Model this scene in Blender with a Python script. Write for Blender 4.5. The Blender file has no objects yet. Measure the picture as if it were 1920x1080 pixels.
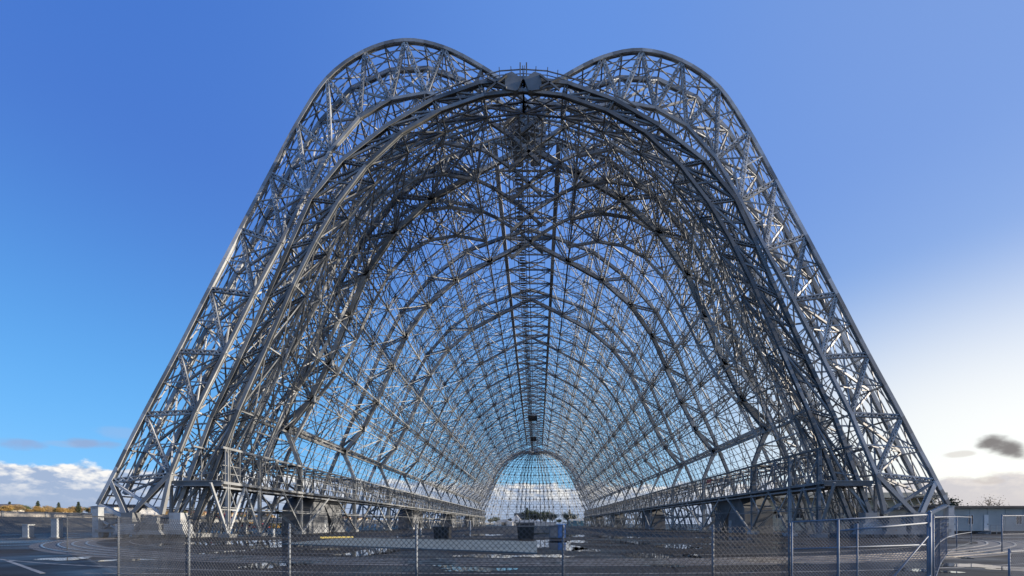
import bpy, math, random
from mathutils import Vector as V
random.seed(7)
R = math.radians
sc = bpy.context.scene
COL = sc.collection
CAM = V((1.75, 0.0, 1.75)); F = 825.0; VX, VY = 1007.0, 982.0

TONE = random.Random(99)
# ------------------------------------------------------------------ helpers
class MB:
    """collects boxes, bars and polygons and links them as one mesh object"""
    def __init__(s): s.v = []; s.f = []; s.tone = {}
    def quad(s, *p):
        n = len(s.v); s.v.extend(tuple(q) for q in p); s.f.append(tuple(range(n, n + len(p))))
    def hexa(s, p):
        n = len(s.v); s.v.extend(tuple(q) for q in p); tn = TONE.random(); k = len(s.f)
        for i in range(6): s.tone[k+i] = tn
        for q in ((0,3,2,1),(4,5,6,7),(0,1,5,4),(1,2,6,5),(2,3,7,6),(3,0,4,7)): s.f.append(tuple(n+i for i in q))
    def box(s, x0, x1, y0, y1, z0, z1):
        s.hexa([(x0,y0,z0),(x1,y0,z0),(x1,y1,z0),(x0,y1,z0),(x0,y0,z1),(x1,y0,z1),(x1,y1,z1),(x0,y1,z1)])
    def bar(s, a, b, w, h=None, up=(0,0,1), off=(0,0)):
        a = V(a); b = V(b); d = b - a
        if d.length < 1e-4: return
        d.normalize(); u = V(up)
        if abs(d.dot(u.normalized())) > .97: u = V((0,1,0)) if abs(d.y) < .9 else V((1,0,0))
        x = d.cross(u).normalized(); y = x.cross(d).normalized()
        h = w if h is None else h
        o = x*off[0] + y*off[1]; a = a + o; b = b + o
        x = x*(w/2); y = y*(h/2)
        s.hexa([a-x-y, a+x-y, a+x+y, a-x+y, b-x-y, b+x-y, b+x+y, b-x+y])
    def ibar(s, a, b, w, h, up=(0,0,1)):
        t = .16*h
        s.bar(a, b, w, t, up, (0, h/2 - t/2)); s.bar(a, b, w, t, up, (0, -h/2 + t/2)); s.bar(a, b, w*.3, h - 2*t, up)
    def laced(s, a, b, w, h, up=(0,0,1), t=.09, step=1.0):
        """two channels joined by zigzag lacing on both open sides"""
        a = V(a); b = V(b); d = b - a; L = d.length
        if L < .5: return
        s.bar(a, b, t*1.5, h, up, (w/2, 0)); s.bar(a, b, t*1.5, h, up, (-w/2, 0))
        d.normalize(); u = V(up)
        if abs(d.dot(u.normalized())) > .97: u = V((0,1,0)) if abs(d.y) < .9 else V((1,0,0))
        x = d.cross(u).normalized()*(w/2); y = x.cross(d).normalized()*(h/2)
        n = max(2, int(L/(w*step)))
        for k in range(n):
            p = a + d*(L*k/n); q = a + d*(L*(k+1)/n); sg = 1 if k % 2 else -1
            for yy in (y, -y):
                s.bar(p + x*sg + yy, q - x*sg + yy, t, t*.5, y)
    def tube(s, a, b, r, n=8, r2=None):
        a = V(a); b = V(b); d = (b-a).normalized(); u = V((0,0,1)) if abs(d.z) < .9 else V((1,0,0))
        x = d.cross(u).normalized(); y = d.cross(x); r2 = r if r2 is None else r2; k = len(s.v)
        for c, rr in ((a, r), (b, r2)):
            for i in range(n):
                t = 2*math.pi*i/n; s.v.append(tuple(c + x*(rr*math.cos(t)) + y*(rr*math.sin(t))))
        for i in range(n): s.f.append((k+i, k+(i+1)%n, k+n+(i+1)%n, k+n+i))
        s.f.append(tuple(range(k+n-1, k-1, -1))); s.f.append(tuple(range(k+n, k+2*n)))
    def prism(s, poly, vec):
        vec = V(vec); p = [V(q) for q in poly]; n = len(p); k = len(s.v)
        s.v.extend(tuple(q) for q in p); s.v.extend(tuple(q+vec) for q in p)
        s.f.append(tuple(range(k, k+n))); s.f.append(tuple(range(k+2*n-1, k+n-1, -1)))
        for i in range(n): s.f.append((k+i, k+n+i, k+n+(i+1)%n, k+(i+1)%n))
    def build(s, name, mat, parent=None, smooth=False):
        m = bpy.data.meshes.new(name)
        o = V((0,0,0)) if parent is None else wloc(parent)
        m.from_pydata([(x-o.x, y-o.y, z-o.z) for x, y, z in s.v], [], s.f)
        m.update(); m.materials.append(mat)
        at_ = m.attributes.new('member_tone', 'FLOAT', 'FACE'); at_.data.foreach_set('value', [s.tone.get(i, .5) for i in range(len(s.f))])
        if smooth:
            for p in m.polygons: p.use_smooth = True
        ob = bpy.data.objects.new(name, m); COL.objects.link(ob)
        if parent is not None: ob.parent = parent
        return ob
def wloc(o):
    p = V(o.location)
    while o.parent is not None: o = o.parent; p = p + V(o.location)
    return p
def tag(o, label=None, cat=None, group=None, kind=None):
    if label: o['label'] = label
    if cat: o['category'] = cat
    if group: o['group'] = group
    if kind: o['kind'] = kind
    return o
def thing(name, loc, label, cat, group=None):
    o = bpy.data.objects.new(name, None); o.empty_display_size = .5; COL.objects.link(o); o.location = loc
    return tag(o, label, cat, group)
def dup(root, loc, rz=0, s=1, label=None, group=None):
    r = root.copy(); COL.objects.link(r); r.location = loc; r.rotation_euler = (0,0,rz)
    r.scale = s if isinstance(s, tuple) else (s,s,s)
    if label: r['label'] = label
    if group: r['group'] = group
    for ch in list(root.children):
        c = ch.copy(); COL.objects.link(c); c.parent = r
        for g in ch.children:
            d = g.copy(); COL.objects.link(d); d.parent = c
    return r
def gp(px, py):
    """ground point seen at a pixel of the photograph"""
    D = F*CAM.z/(py-VY); return V((CAM.x+(px-VX)*D/F, D, 0))
def at(px, D): return CAM.x + (px-VX)*D/F
def zat(py, D): return CAM.z + (VY-py)*D/F

# ------------------------------------------------------------------ materials
def nodes(name):
    m = bpy.data.materials.new(name); m.use_nodes = True
    nt = m.node_tree; return m, nt, nt.nodes['Principled BSDF']
def mat(name, c1, c2=None, rough=.6, scale=3.0, metal=0.0, rlo=None, bump=0.0, detail=6, spec=.5):
    m, nt, b = nodes(name)
    c2 = c2 or tuple(x*.75 for x in c1)
    tc = nt.nodes.new('ShaderNodeTexCoord'); n = nt.nodes.new('ShaderNodeTexNoise')
    n.inputs['Scale'].default_value = scale; n.inputs['Detail'].default_value = detail
    nt.links.new(tc.outputs['Object'], n.inputs['Vector'])
    r = nt.nodes.new('ShaderNodeValToRGB'); r.color_ramp.elements[0].position = .35; r.color_ramp.elements[1].position = .65
    r.color_ramp.elements[0].color = (*c2, 1); r.color_ramp.elements[1].color = (*c1, 1)
    nt.links.new(n.outputs['Fac'], r.inputs['Fac']); nt.links.new(r.outputs['Color'], b.inputs['Base Color'])
    b.inputs['Roughness'].default_value = rough; b.inputs['Metallic'].default_value = metal
    b.inputs['Specular IOR Level'].default_value = spec
    if bump:
        bp = nt.nodes.new('ShaderNodeBump'); bp.inputs['Strength'].default_value = bump; bp.inputs['Distance'].default_value = .05
        nt.links.new(n.outputs['Fac'], bp.inputs['Height']); nt.links.new(bp.outputs['Normal'], b.inputs['Normal'])
    return m
def steel(name, c, dirt, rust=.3):
    m, nt, b = nodes(name); N = nt.nodes.new; L = nt.links.new
    at_ = N('ShaderNodeAttribute'); at_.attribute_name = 'member_tone'
    tc = N('ShaderNodeTexCoord'); n = N('ShaderNodeTexNoise'); n.inputs['Scale'].default_value = .5; n.inputs['Detail'].default_value = 7; L(tc.outputs['Object'], n.inputs['Vector'])
    r = N('ShaderNodeValToRGB'); e = r.color_ramp.elements; e[0].position = .33; e[1].position = .62; e[0].color = (*dirt,1); e[1].color = (*c,1); L(n.outputs['Fac'], r.inputs['Fac'])
    t = N('ShaderNodeMapRange'); t.inputs[3].default_value = .5; t.inputs[4].default_value = 1.45; L(at_.outputs['Fac'], t.inputs[0])
    x = N('ShaderNodeMix'); x.data_type = 'RGBA'; x.blend_type = 'MULTIPLY'; x.inputs['Factor'].default_value = 1; L(r.outputs['Color'], x.inputs[6]); L(t.outputs[0], x.inputs[7])
    n2 = N('ShaderNodeTexNoise'); n2.inputs['Scale'].default_value = 1.7; n2.inputs['Detail'].default_value = 8; L(tc.outputs['Object'], n2.inputs['Vector'])
    r2 = N('ShaderNodeMapRange'); r2.inputs[1].default_value = .60; r2.inputs[2].default_value = .74; r2.inputs[4].default_value = rust; L(n2.outputs['Fac'], r2.inputs[0])
    y = N('ShaderNodeMix'); y.data_type = 'RGBA'; L(r2.outputs[0], y.inputs['Factor']); L(x.outputs[2], y.inputs[6]); y.inputs[7].default_value = (.16,.085,.05,1)
    L(y.outputs[2], b.inputs['Base Color']); b.inputs['Roughness'].default_value = .5; b.inputs['Specular IOR Level'].default_value = .4; return m
STEEL = steel('painted_steel', (.335,.355,.37), (.21,.226,.238), .16)
STEEL_D = steel('weathered_steel', (.22,.234,.246), (.13,.14,.148), .25)
DOORST = steel('door_steel', (.39,.41,.425), (.26,.276,.288), .16)
BOGIE = steel('bogie_paint', (.30,.32,.335), (.20,.213,.223), .5)
GALV = mat('galvanised_steel', (.19,.215,.245), (.13,.15,.175), .6, 4, .1)
GATEM = mat('gate_steel', (.19,.235,.30), (.14,.175,.225), .6, 4, .0)
WIRE = mat('fence_wire', (.105,.112,.122), (.07,.075,.083), .6, 3)
WIREG = mat('gate_wire', (.19,.225,.28), (.13,.155,.195), .6, 3)
CONC = mat('concrete', (.30,.31,.31), (.20,.21,.215), .75, .8, bump=.2)
SHEDM = mat('shed_concrete', (.19,.205,.225), (.14,.152,.168), .8, .6)
PALE = mat('pale_paint', (.40,.43,.45), (.30,.325,.345), .55, 2)
DARK = mat('dark_plate', (.035,.037,.04), (.02,.02,.022), .7, 2)
BLACKP = mat('black_plastic', (.018,.019,.021), (.01,.01,.011), .5, 3)
RAILM = mat('worn_rail', (.34,.33,.32), (.16,.14,.13), .3, 3, .6)
TRACKC = mat('track_concrete', (.12,.122,.125), (.06,.062,.065), .7, .6, bump=.25)
LINE = mat('line_paint', (.30,.30,.29), (.10,.10,.10), .6, 2.5)
SLABM = mat('slab_concrete', (.17,.205,.205), (.10,.125,.13), .5, .55, bump=.1)
YELL = mat('yellow_paint', (.55,.45,.12), (.35,.29,.10), .6, 3)
BEIGE = mat('beige_siding', (.52,.48,.37), (.42,.39,.30), .7, .6)
GREYB = mat('grey_siding', (.42,.44,.42), (.34,.36,.35), .7, .5)
ROOFM = mat('roofing', (.12,.115,.11), (.07,.07,.07), .8, 1)
GLASS = mat('window_glass', (.02,.03,.04), (.015,.02,.03), .08, 1)
WHITE = mat('white_wall', (.72,.72,.70), (.60,.60,.58), .6, .8)
BLUEP = mat('blue_panel', (.10,.22,.48), (.07,.17,.38), .5, 1)
REDP = mat('red_paint', (.48,.05,.04), (.36,.04,.03), .5, 2)
BARK = mat('bark', (.09,.07,.055), (.05,.04,.03), .9, 4)
LEAFD = mat('dark_leaves', (.045,.07,.035), (.02,.035,.018), .8, .6)
LEAFG = mat('green_leaves', (.09,.12,.05), (.05,.07,.03), .8, .5)
LEAFY = mat('autumn_leaves', (.42,.28,.09), (.28,.18,.06), .8, .35)
LEAFO = mat('ochre_leaves', (.33,.24,.12), (.22,.155,.08), .8, .35)
BANKM = mat('bank_soil', (.13,.125,.10), (.07,.07,.06), .9, .12)

def asphalt():
    m, nt, b = nodes('wet_asphalt'); N = nt.nodes.new; L = nt.links.new
    tc = N('ShaderNodeTexCoord')
    def noise(sc_, det, vec=None):
        n = N('ShaderNodeTexNoise'); n.inputs['Scale'].default_value = sc_; n.inputs['Detail'].default_value = det
        L(vec or tc.outputs['Object'], n.inputs['Vector']); return n.outputs['Fac']
    def ramp(f, p0, c0, p1, c1):
        r = N('ShaderNodeValToRGB'); e = r.color_ramp.elements
        e[0].position = p0; e[1].position = p1; e[0].color = (*c0,1); e[1].color = (*c1,1); L(f, r.inputs['Fac']); return r.outputs['Color']
    big = ramp(noise(.07, 5), .36, (.015,.0145,.0145), .66, (.042,.040,.037))
    fine = ramp(noise(14, 3), .3, (.65,.65,.65), .7, (1.25,1.25,1.25))
    mx = N('ShaderNodeMix'); mx.data_type = 'RGBA'; mx.blend_type = 'MULTIPLY'; mx.inputs['Factor'].default_value = 1
    L(big, mx.inputs[6]); L(fine, mx.inputs[7])
    # old sealed cracks and pale patches with a shape of their own
    v = N('ShaderNodeTexVoronoi'); v.feature = 'DISTANCE_TO_EDGE'; v.inputs['Scale'].default_value = .11; L(tc.outputs['Object'], v.inputs['Vector'])
    cr = ramp(v.outputs['Distance'], .004, (.45,.45,.45), .016, (1,1,1))
    m2 = N('ShaderNodeMix'); m2.data_type = 'RGBA'; m2.blend_type = 'MULTIPLY'; m2.inputs['Factor'].default_value = 1
    L(mx.outputs[2], m2.inputs[6]); L(cr, m2.inputs[7]); L(m2.outputs[2], b.inputs['Base Color'])
    wet = ramp(noise(.13, 4), .40, (.34,)*3, .60, (.75,)*3); L(wet, b.inputs['Roughness'])
    bp = N('ShaderNodeBump'); bp.inputs['Strength'].default_value = .35; bp.inputs['Distance'].default_value = .012
    b.inputs['Specular IOR Level'].default_value = .14; L(noise(30, 2), bp.inputs['Height']); L(bp.outputs['Normal'], b.inputs['Normal'])
    return m
ASPH = asphalt()
WATER, _nt, _b = nodes('puddle_water')
_b.inputs['Base Color'].default_value = (.012,.014,.016,1); _b.inputs['Roughness'].default_value = .02; _b.inputs['Specular IOR Level'].default_value = .75
_n = _nt.nodes.new('ShaderNodeTexNoise'); _n.inputs['Scale'].default_value = 1.6; _n.inputs['Detail'].default_value = 2
_tc = _nt.nodes.new('ShaderNodeTexCoord'); _nt.links.new(_tc.outputs['Object'], _n.inputs['Vector'])
_bp = _nt.nodes.new('ShaderNodeBump'); _bp.inputs['Strength'].default_value = .05; _bp.inputs['Distance'].default_value = .02
_nt.links.new(_n.outputs['Fac'], _bp.inputs['Height']); _nt.links.new(_bp.outputs['Normal'], _b.inputs['Normal'])

# ------------------------------------------------------------------ ground
g = MB(); S = 9000
g.quad((-S,-S,0),(S,-S,0),(S,S,0),(-S,S,0))
tag(g.build('ground', ASPH), kind='structure')
bk = MB()
prof = [(-96,0),(-104,2.6),(-106,3.2),(-200,4.6),(-320,7.2),(-700,11),(-2500,14)]
ys = [-200, 40, 120, 200, 320, 480, 700, 1100, 2500]
for i in range(len(prof)-1):
    for j in range(len(ys)-1):
        (xa,za),(xb,zb) = prof[i], prof[i+1]
        bk.quad((xa,ys[j],za),(xb,ys[j],zb),(xb,ys[j+1],zb),(xa,ys[j+1],za))
tag(bk.build('embankment', BANKM), kind='structure')
def bank_z(x):
    for (xa,za),(xb,zb) in zip(prof, prof[1:]):
        if xb <= x <= xa: return za+(zb-za)*(x-xa)/(xb-xa)
    return 0

# curved door tracks: concrete strip, rails, painted lines
def catmull(P, n=10):
    P = [V((x,y,0)) for x, y in P]; P = [P[0]*2-P[1]] + P + [P[-1]*2-P[-2]]; out = []
    for i in range(1, len(P)-2):
        for k in range(n):
            t = k/n; a,b,c,d = P[i-1:i+3]
            out.append(.5*((2*b)+(c-a)*t+(2*a-5*b+4*c-d)*t*t+(3*b-a-3*c+d)*t*t*t))
    out.append(P[-2]); return out
def offset(line, o):
    r = []
    for i, p in enumerate(line):
        d = (line[min(i+1,len(line)-1)]-line[max(i-1,0)]).normalized(); r.append(p+V((-d.y,d.x,0))*o)
    return r
def strip(line, o0, o1, z, mb):
    a = offset(line, o0); b = offset(line, o1)
    for i in range(len(line)-1):
        p = [a[i], a[i+1], b[i+1], b[i]]; mb.hexa([V((q.x,q.y,0.0)) for q in p]+[V((q.x,q.y,z)) for q in p])
base_line = [(-51.5,66),(-50.5,55),(-46,46),(-38,37),(-28,29),(-18,23.6),(-8,20.8),(2,20),(12,20.8),(22,23.8),(32,29.5),(42,37.5),(49.5,46.5),(52.5,56),(53,66)]
TR = catmull(base_line)
m_ = MB(); strip(TR, -1.9, 1.9, .012, m_); tag(m_.build('pavement', TRACKC), kind='structure')
t = thing('door_track', (0,20,0), 'pair of worn steel rails curving across the wet asphalt in front of the hangar', 'rail track')
for o in (-1.25, -.35, .45, 1.3):
    m_ = MB(); strip(TR, o-.06, o+.06, .05, m_); m_.build('rail', RAILM, t)
for (o, w) in ((-4.6,.07),(4.2,.06),(-9.5,.06)):
    m_ = MB(); strip(TR, o-w, o+w, .006, m_); tag(m_.build('road_marking', LINE), kind='structure')
for o in (-15,):
    m_ = MB(); line = [p for p in TR if p.y < 64 and p.x < 5]; strip(line, o-.06, o+.06, .006, m_); tag(m_.build('road_marking', LINE), kind='structure')
for (a, b) in (((158,1075),(350,1076)),((10,1050),(80,1075)),((90,1028),(230,1031))):
    p, q = gp(*a), gp(*b); m_ = MB(); d = V((0,.09,0))
    m_.hexa([p-d,q-d,q+d,p+d]+[x+V((0,0,.006)) for x in (p-d,q-d,q+d,p+d)]); tag(m_.build('road_marking', LINE), kind='structure')

# concrete slab with a yellow kerb edge
sl = MB(); P = [gp(528,1020), gp(1007,1038.5), gp(1007,1016), gp(655,1009.5)]
sl.prism(P, (0,0,.07)); tag(sl.build('pavement', SLABM), kind='structure')
k_ = MB(); a, b = gp(600,1009.5), gp(662,1008.5); k_.bar(a+V((0,0,.1)), b+V((0,0,.1)), .35, .2)
tag(k_.build('kerb', YELL), 'low yellow painted kerb beside the pale concrete slab', 'kerb')

# poured floor bays of the hangar: sheets of slightly different age with open joints
fl = [mat('floor_concrete', c, tuple(v*.6 for v in c), .62, .5, bump=.1, spec=.2) for c in ((.075,.073,.07),(.06,.059,.058),(.088,.084,.078))]
for mi in range(3):
    m_ = MB()
    for ix in range(-6,6):
        for iy in range(0,20):
            if (ix*7+iy*13+ix*iy) % 3 == mi:
                x0_, y0_ = ix*6.1, 52+iy*13.9
                m_.quad((x0_+.06,y0_+.06,.004),(x0_+6.04,y0_+.06,.004),(x0_+6.04,y0_+13.84,.004),(x0_+.06,y0_+13.84,.004))
    tag(m_.build('pavement', fl[mi]), kind='structure')
# puddles
def puddle(px, py, wpx, hpx, seed):
    rnd = random.Random(seed); c = gp(px, py); top = gp(px, py-hpx/2); bot = gp(px, py+hpx/2)
    ry = (top.y-bot.y)/2; rx = wpx/2*c.y/F; m = MB(); n = 48; pts = []
    ph = [rnd.uniform(0,6.3) for _ in range(6)]
    for i in range(n):
        t = 2*math.pi*i/n
        k = 1+.22*math.sin(2*t+ph[0])+.18*math.sin(3*t+ph[1])+.14*math.sin(5*t+ph[2])+.09*math.sin(9*t+ph[3])+.06*math.sin(14*t+ph[4])
        pts.append(V((c.x+rx*k*math.cos(t), (top.y+bot.y)/2+ry*k*math.sin(t), 0.014)))
    m.f.append(tuple(range(n))); m.v = [tuple(p) for p in pts]
    tag(m.build('puddle', WATER), kind='structure')
PUD = [(420,1018,90,6),(545,1023,70,7),(500,1019,60,4),(400,1037,30,6),(430,1046,40,5),(520,1059,70,10),(690,1036,60,9),(700,1020,150,4),(810,1055,70,8),
       (905,1043,70,4),(1010,1043,80,3.5),(1050,1057,40,3),(950,1055,25,2),(1095,1031,30,6),(1030,1021,80,10),(1075,1016,60,3),(1180,1018,60,3),(1270,1025,60,4),
       (1310,1028,20,2),(1220,1045,70,9),(1300,1043,30,4),(1440,1052,90,6),(1430,1027,70,3),(1380,1010,90,3),(1450,1018,60,3),(1160,1008,60,2),(1100,1005,80,2),
       (900,1003,60,2),(1000,1001,50,2),(770,1006,40,2),(1850,1036,40,5),(1730,1070,60,5),(1835,1062,90,6),(1900,1069,40,4),(1780,1044,40,3),(1340,1021,50,2),(600,1030,40,3),
       (1240,1060,60,4),(890,1068,90,6),(300,1022,60,3),(250,1050,60,4),(120,1048,60,4)]
for i, a in enumerate(PUD): puddle(a[0],a[1],a[2]*1.3,a[3]*1.7,seed=i+3)

# ------------------------------------------------------------------ hangar
W = 38.0; Y0 = 73.8; BAY = 21.9; NB = 11; YP = 56.0; YF = 332.0
O = [(0,67.6),(5.4,65.8),(13.7,62.7),(21.4,56.7),(27.6,49.3),(31.8,41.3),(34.7,33.8),(37.8,26.1),(41.1,18.4),(44.2,10.8),(47.4,0.5)]
I = [(0,65.0),(8.5,60.4),(15.9,56.2),(22.1,50.6),(26.9,43.6),(29.8,36.6),(33.1,28.7),(36.1,22.6),(40.2,17.4)]
PO = [(0,58.3),(5.6,57.7),(11.5,55.6),(17.3,52.3),(23,47.9),(27,43),(29.7,37),(32.5,30.6),(36,22.8),(39.6,15.2),(45,.5)]
PI = [(0,56.8),(5,56.2),(10.5,54.3),(15.5,51.5),(20,47.3),(23.6,42.6),(26.4,37.8),(29.2,32.2),(32.6,24.3),(36.2,16.2),(42.3,.5)]
def hs(y): return .875+.125*math.exp(-max(0,y-Y0)/90)
def sz(z, y): return z*(1+(hs(y)-1)*min(1, z/40))
def outer(j, y):
    if y < Y0: t = (y-YP)/(Y0-YP)
    elif y > Y0+NB*BAY: t = (YF-y)/(YF-Y0-NB*BAY)
    else: t = 1
    t = max(0, min(1, t)); ye = min(max(y, Y0), Y0+NB*BAY)
    x, z = O[j][0], sz(O[j][1], ye)
    return (PO[j][0]*(1-t)+x*t, PO[j][1]*(1-t)+z*t)
def OP(s, j, y): x, z = outer(j, y); return V((s*x, y, z))
def IP(s, j, y): x, z = I[j]; return V((s*x, y, sz(z, y)))
def OPf(s, jf, y):
    j = min(int(jf), 9); f = jf-j; return OP(s, j, y).lerp(OP(s, j+1, y), f)
ARCH = [Y0+k*BAY for k in range(NB+1)]

H = thing('airship_hangar', (0,Y0,0), 'vast open steel skeleton of an arched airship hangar stripped of its cladding', 'hangar')
def arch(y, near):
    m = MB(); ib = m.ibar if near else (lambda a,b,w,h,up: m.bar(a,b,w*.72,h*.72,up))
    lace = (lambda a,b,w: m.laced(a,b,w,w*.8,(0,1,0),.10)) if near else (lambda a,b,w: m.bar(a,b,w*.5,w*.5))
    for s in (-1,1):
        for j in range(10): ib(OP(s,j,y), OP(s,j+1,y), .58, .6, (0,1,0))
        for j in range(8): ib(IP(s,j,y), IP(s,j+1,y), .68, .72, (0,1,0))
        m.bar(IP(s,0,y), OP(s,1,y), .4); lace(OP(s,1,y), IP(s,1,y), .55)
        for j in range(1,8):
            if j < 7: lace(IP(s,j,y), OP(s,j+1,y), .5)
            else: m.bar(IP(s,j,y), OP(s,j+1,y), .4)
            if j >= 1 and j+1 < 8: lace(OP(s,j+1,y), IP(s,j+1,y), .5)
        # secondary web
        for j in range(2,7):
            a = IP(s,j-1,y).lerp(IP(s,j,y),.5); m.bar(OP(s,j,y), a, .2)
            b = OP(s,j,y).lerp(OP(s,j+1,y),.5); m.bar(IP(s,j,y), b, .2)
        kn = IP(s,8,y); top = V((s*W,y,11.6)); ft = V((s*W,y,.3))
        ib(kn, top, .6, .6, (0,1,0)); ib(top, ft, .6, .6, (0,1,0))
        for (zz) in (3.6,7.0,11.4):
            xo = 47.4-zz*.315; m.bar((s*W,y,zz), (s*xo,y,zz), .35)
        m.bar(ft, (s*45.3,y,7), .35); m.bar((s*W,y,7), (s*46.3,y,3.4), .3); m.bar((s*W,y,7), OP(s,9,y), .3); m.bar(top, OP(s,9,y), .35); m.bar(top, OP(s,8,y), .3)
        m.box(s*W-.7, s*W+.7, y-.7, y+.7, 0, .5); m.box(s*47.4-.9, s*47.4+.9, y-.9, y+.9, 0, .5)
        # gusset plates at the chord nodes
        for j in range(1,9):
            p = IP(s,j,y); m.box(p.x-.6,p.x+.6,y-.36,y+.36,p.z-.45,p.z+.6)
        for j in range(1,8):
            p = OP(s,j,y); m.box(p.x-.42,p.x+.42,y-.32,y+.32,p.z-.42,p.z+.4)
    m.build('truss_arch', STEEL, H)
for k, y in enumerate(ARCH): arch(y, k < 3)

# portals at both ends (two parallel laced frames)
def portal(y, sgn, near):
    m = MB()
    for dy, sc_ in ((0,.9),(3.0*sgn,.36)):
        yy = y+dy
        for s in (-1,1):
            a = [V((s*x,yy,z)) for x,z in PO]; b = [V((s*x,yy,z)) for x,z in PI]
            for j in range(10):
                m.ibar(a[j],a[j+1],.5*sc_,.58*sc_,(0,1,0)); m.ibar(b[j],b[j+1],.44*sc_,.5*sc_,(0,1,0))
                m.laced(a[j],b[j],.34,.3,(0,1,0),.07); m.bar(a[j+1],b[j],.22); c=a[j].lerp(a[j+1],.5); m.bar(c, b[j].lerp(b[j+1],.5), .2); m.bar(c,b[j],.2)
    for s in (-1,1):
        for j in range(11):
            for T in (PO,PI):
                x,z = T[j]; m.bar((s*x,y,z),(s*x,y+3*sgn,z),.18)
                if j<10:
                    x2,z2 = T[j+1]; m.bar((s*x,y,z),(s*x2,y+3*sgn,z2),.11); m.bar((s*x,y+3*sgn,z),(s*x2,y,z2),.11)
        # crown gusset plates either side of the pin gap
        m.prism([(s*.12,y-.4,58.0),(s*1.4,y-.4,58.9),(s*2.3,y-.4,58.6),(s*2.3,y-.4,56.7),(s*1.0,y-.4,56.5),(s*.65,y-.4,56.6)],(0,.8,0))
        m.bar((s*2.1,y-.5,58.4),(s*4.6,y-.5,56.4),.2); m.bar((s*2.1,y-.5,56.8),(s*4.6,y-.5,58.0),.2)
        m.box(s*44.3-2.6,s*44.3+2.6,y-1,y+4*sgn if sgn>0 else y-4,0,.5) if sgn>0 else m.box(s*44.3-2.6,s*44.3+2.6,y-4,y+1,0,.5)
    return m.build('portal_arch', STEEL_D if near else STEEL, H)
portal(YP, 1, True); portal(YF, -1, False)
# handrail on the front portal
hr = MB()
for s in (-1,1):
    pts = [V((s*x, YP+.5, z+1.7)) for x, z in ((0,58.4),(3,58.2),(5.6,57.5),(9,56.2),(12.6,54.7),(16.4,52.6))]
    for a,b in zip(pts,pts[1:]):
        hr.bar(a,b,.10); hr.bar(a-V((0,0,.55)),b-V((0,0,.55)),.07)
        for q in (0,.5):
            c=a.lerp(b,q); hr.bar(c-V((0,0,1.5)),c+V((s*.12,0,.45)),.1)
for x in (-.4,.4): hr.bar((x,YP,58),(x,YP,60.4),.16)
hr.build('handrail', STEEL_D, H)

# intermediate frames between portal and first/last arch, and rafters in every bay
def rafter(y, w, deep, inner_d):
    m = MB()
    for s in (-1,1):
        prev = None
        for j in range(10):
            a, b = OP(s,j,y), OP(s,j+1,y); m.bar(a,b,w,w*1.1,(0,1,0))
            if deep:
                d = (b-a).normalized(); n = V((d.z,0,-d.x))*s
                if n.x*s > 0 or n.z > 0: n = -n
                a2, b2 = a+n*inner_d, b+n*inner_d
                a2 = prev or a2; m.bar(a2,b2,w*.8,w*.8,(0,1,0)); prev = b2
                for q in range(3):
                    p=a.lerp(b,q/3); p1=a.lerp(b,(q+1)/3); r=a2.lerp(b2,(q+.5)/3); m.bar(p,r,w*.5); m.bar(r,p1,w*.5)
    m.build('rafter', STEEL, H)
for y in (62.4, 68.0, 319.5, 326): rafter(y, .24, True, 2.0)
for y in (59.5, 65.2, 70.9): rafter(y, .12, False, 0)
for k in range(NB):
    for q in (1,2,3): rafter(ARCH[k]+BAY*q/4, .13 if q != 2 else .17, k < 6, 1.0)

# longitudinal girders: outer line (laced), inner line, and the web between them
for s in (-1,1):
    for j in range(1,10):
        m = MB()
        for k in range(NB):
            y0, y1 = ARCH[k], ARCH[k+1]; near = k < 4
            w = .62 if j == 1 else .5
            segs = [y0+(y1-y0)*q/4 for q in range(5)]
            for a,b in zip(segs,segs[1:]):
                if j == 1: m.bar(OP(s,j,a),OP(s,j,b),.8,.8)
                elif k < 7 and j < 9: m.laced(OP(s,j,a),OP(s,j,b),.9,.45,V((s*.5,0,.85)),.10,.7 if k < 4 else 1.4)
                else:
                    m.bar(OP(s,j,a)+V((.4,0,0)),OP(s,j,b)+V((.4,0,0)),.13); m.bar(OP(s,j,a)-V((.4,0,0)),OP(s,j,b)-V((.4,0,0)),.13)
                    m.bar(OP(s,j,a)+V((.4,0,0)),OP(s,j,b)-V((.4,0,0)),.12)
            ji = min(j,8) if j > 1 else 1
            if j < 9:
                A0,A1,Am = IP(s,ji,y0),IP(s,ji,y1),IP(s,ji,(y0+y1)/2)
                if k < 8 and j in (2,3,5,6): m.laced(A0,A1,.85,.5,V((s*.5,0,.85)),.095,.75 if k < 4 else 1.5)
                else: m.bar(A0,A1,.2)
                if j <= 7:
                    q1, q3, q2 = OP(s,j,segs[1]), OP(s,j,segs[3]), OP(s,j,segs[2])
                    for a,b in ((A0,q1),(q1,Am),(Am,q3),(q3,A1)): m.bar(a,b,.16)
                    m.bar(Am,q2,.13)
                    jn = j+1
                    q1, q3, q2 = OP(s,jn,segs[1]), OP(s,jn,segs[3]), OP(s,jn,segs[2])
                    for a,b in ((A0,q1),(q1,Am),(Am,q3),(q3,A1)): m.bar(a,b,.15)
                    m.bar(Am,q2,.12)
        # run out to the portals
        for (ya,yb) in ((YP,Y0),(ARCH[-1],YF)):
            n=3
            for q in range(n):
                a=ya+(yb-ya)*q/n; b=ya+(yb-ya)*(q+1)/n; m.bar(OP(s,j,a),OP(s,j,b),.2)
        m.build('longitudinal_girder', STEEL, H)
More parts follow.
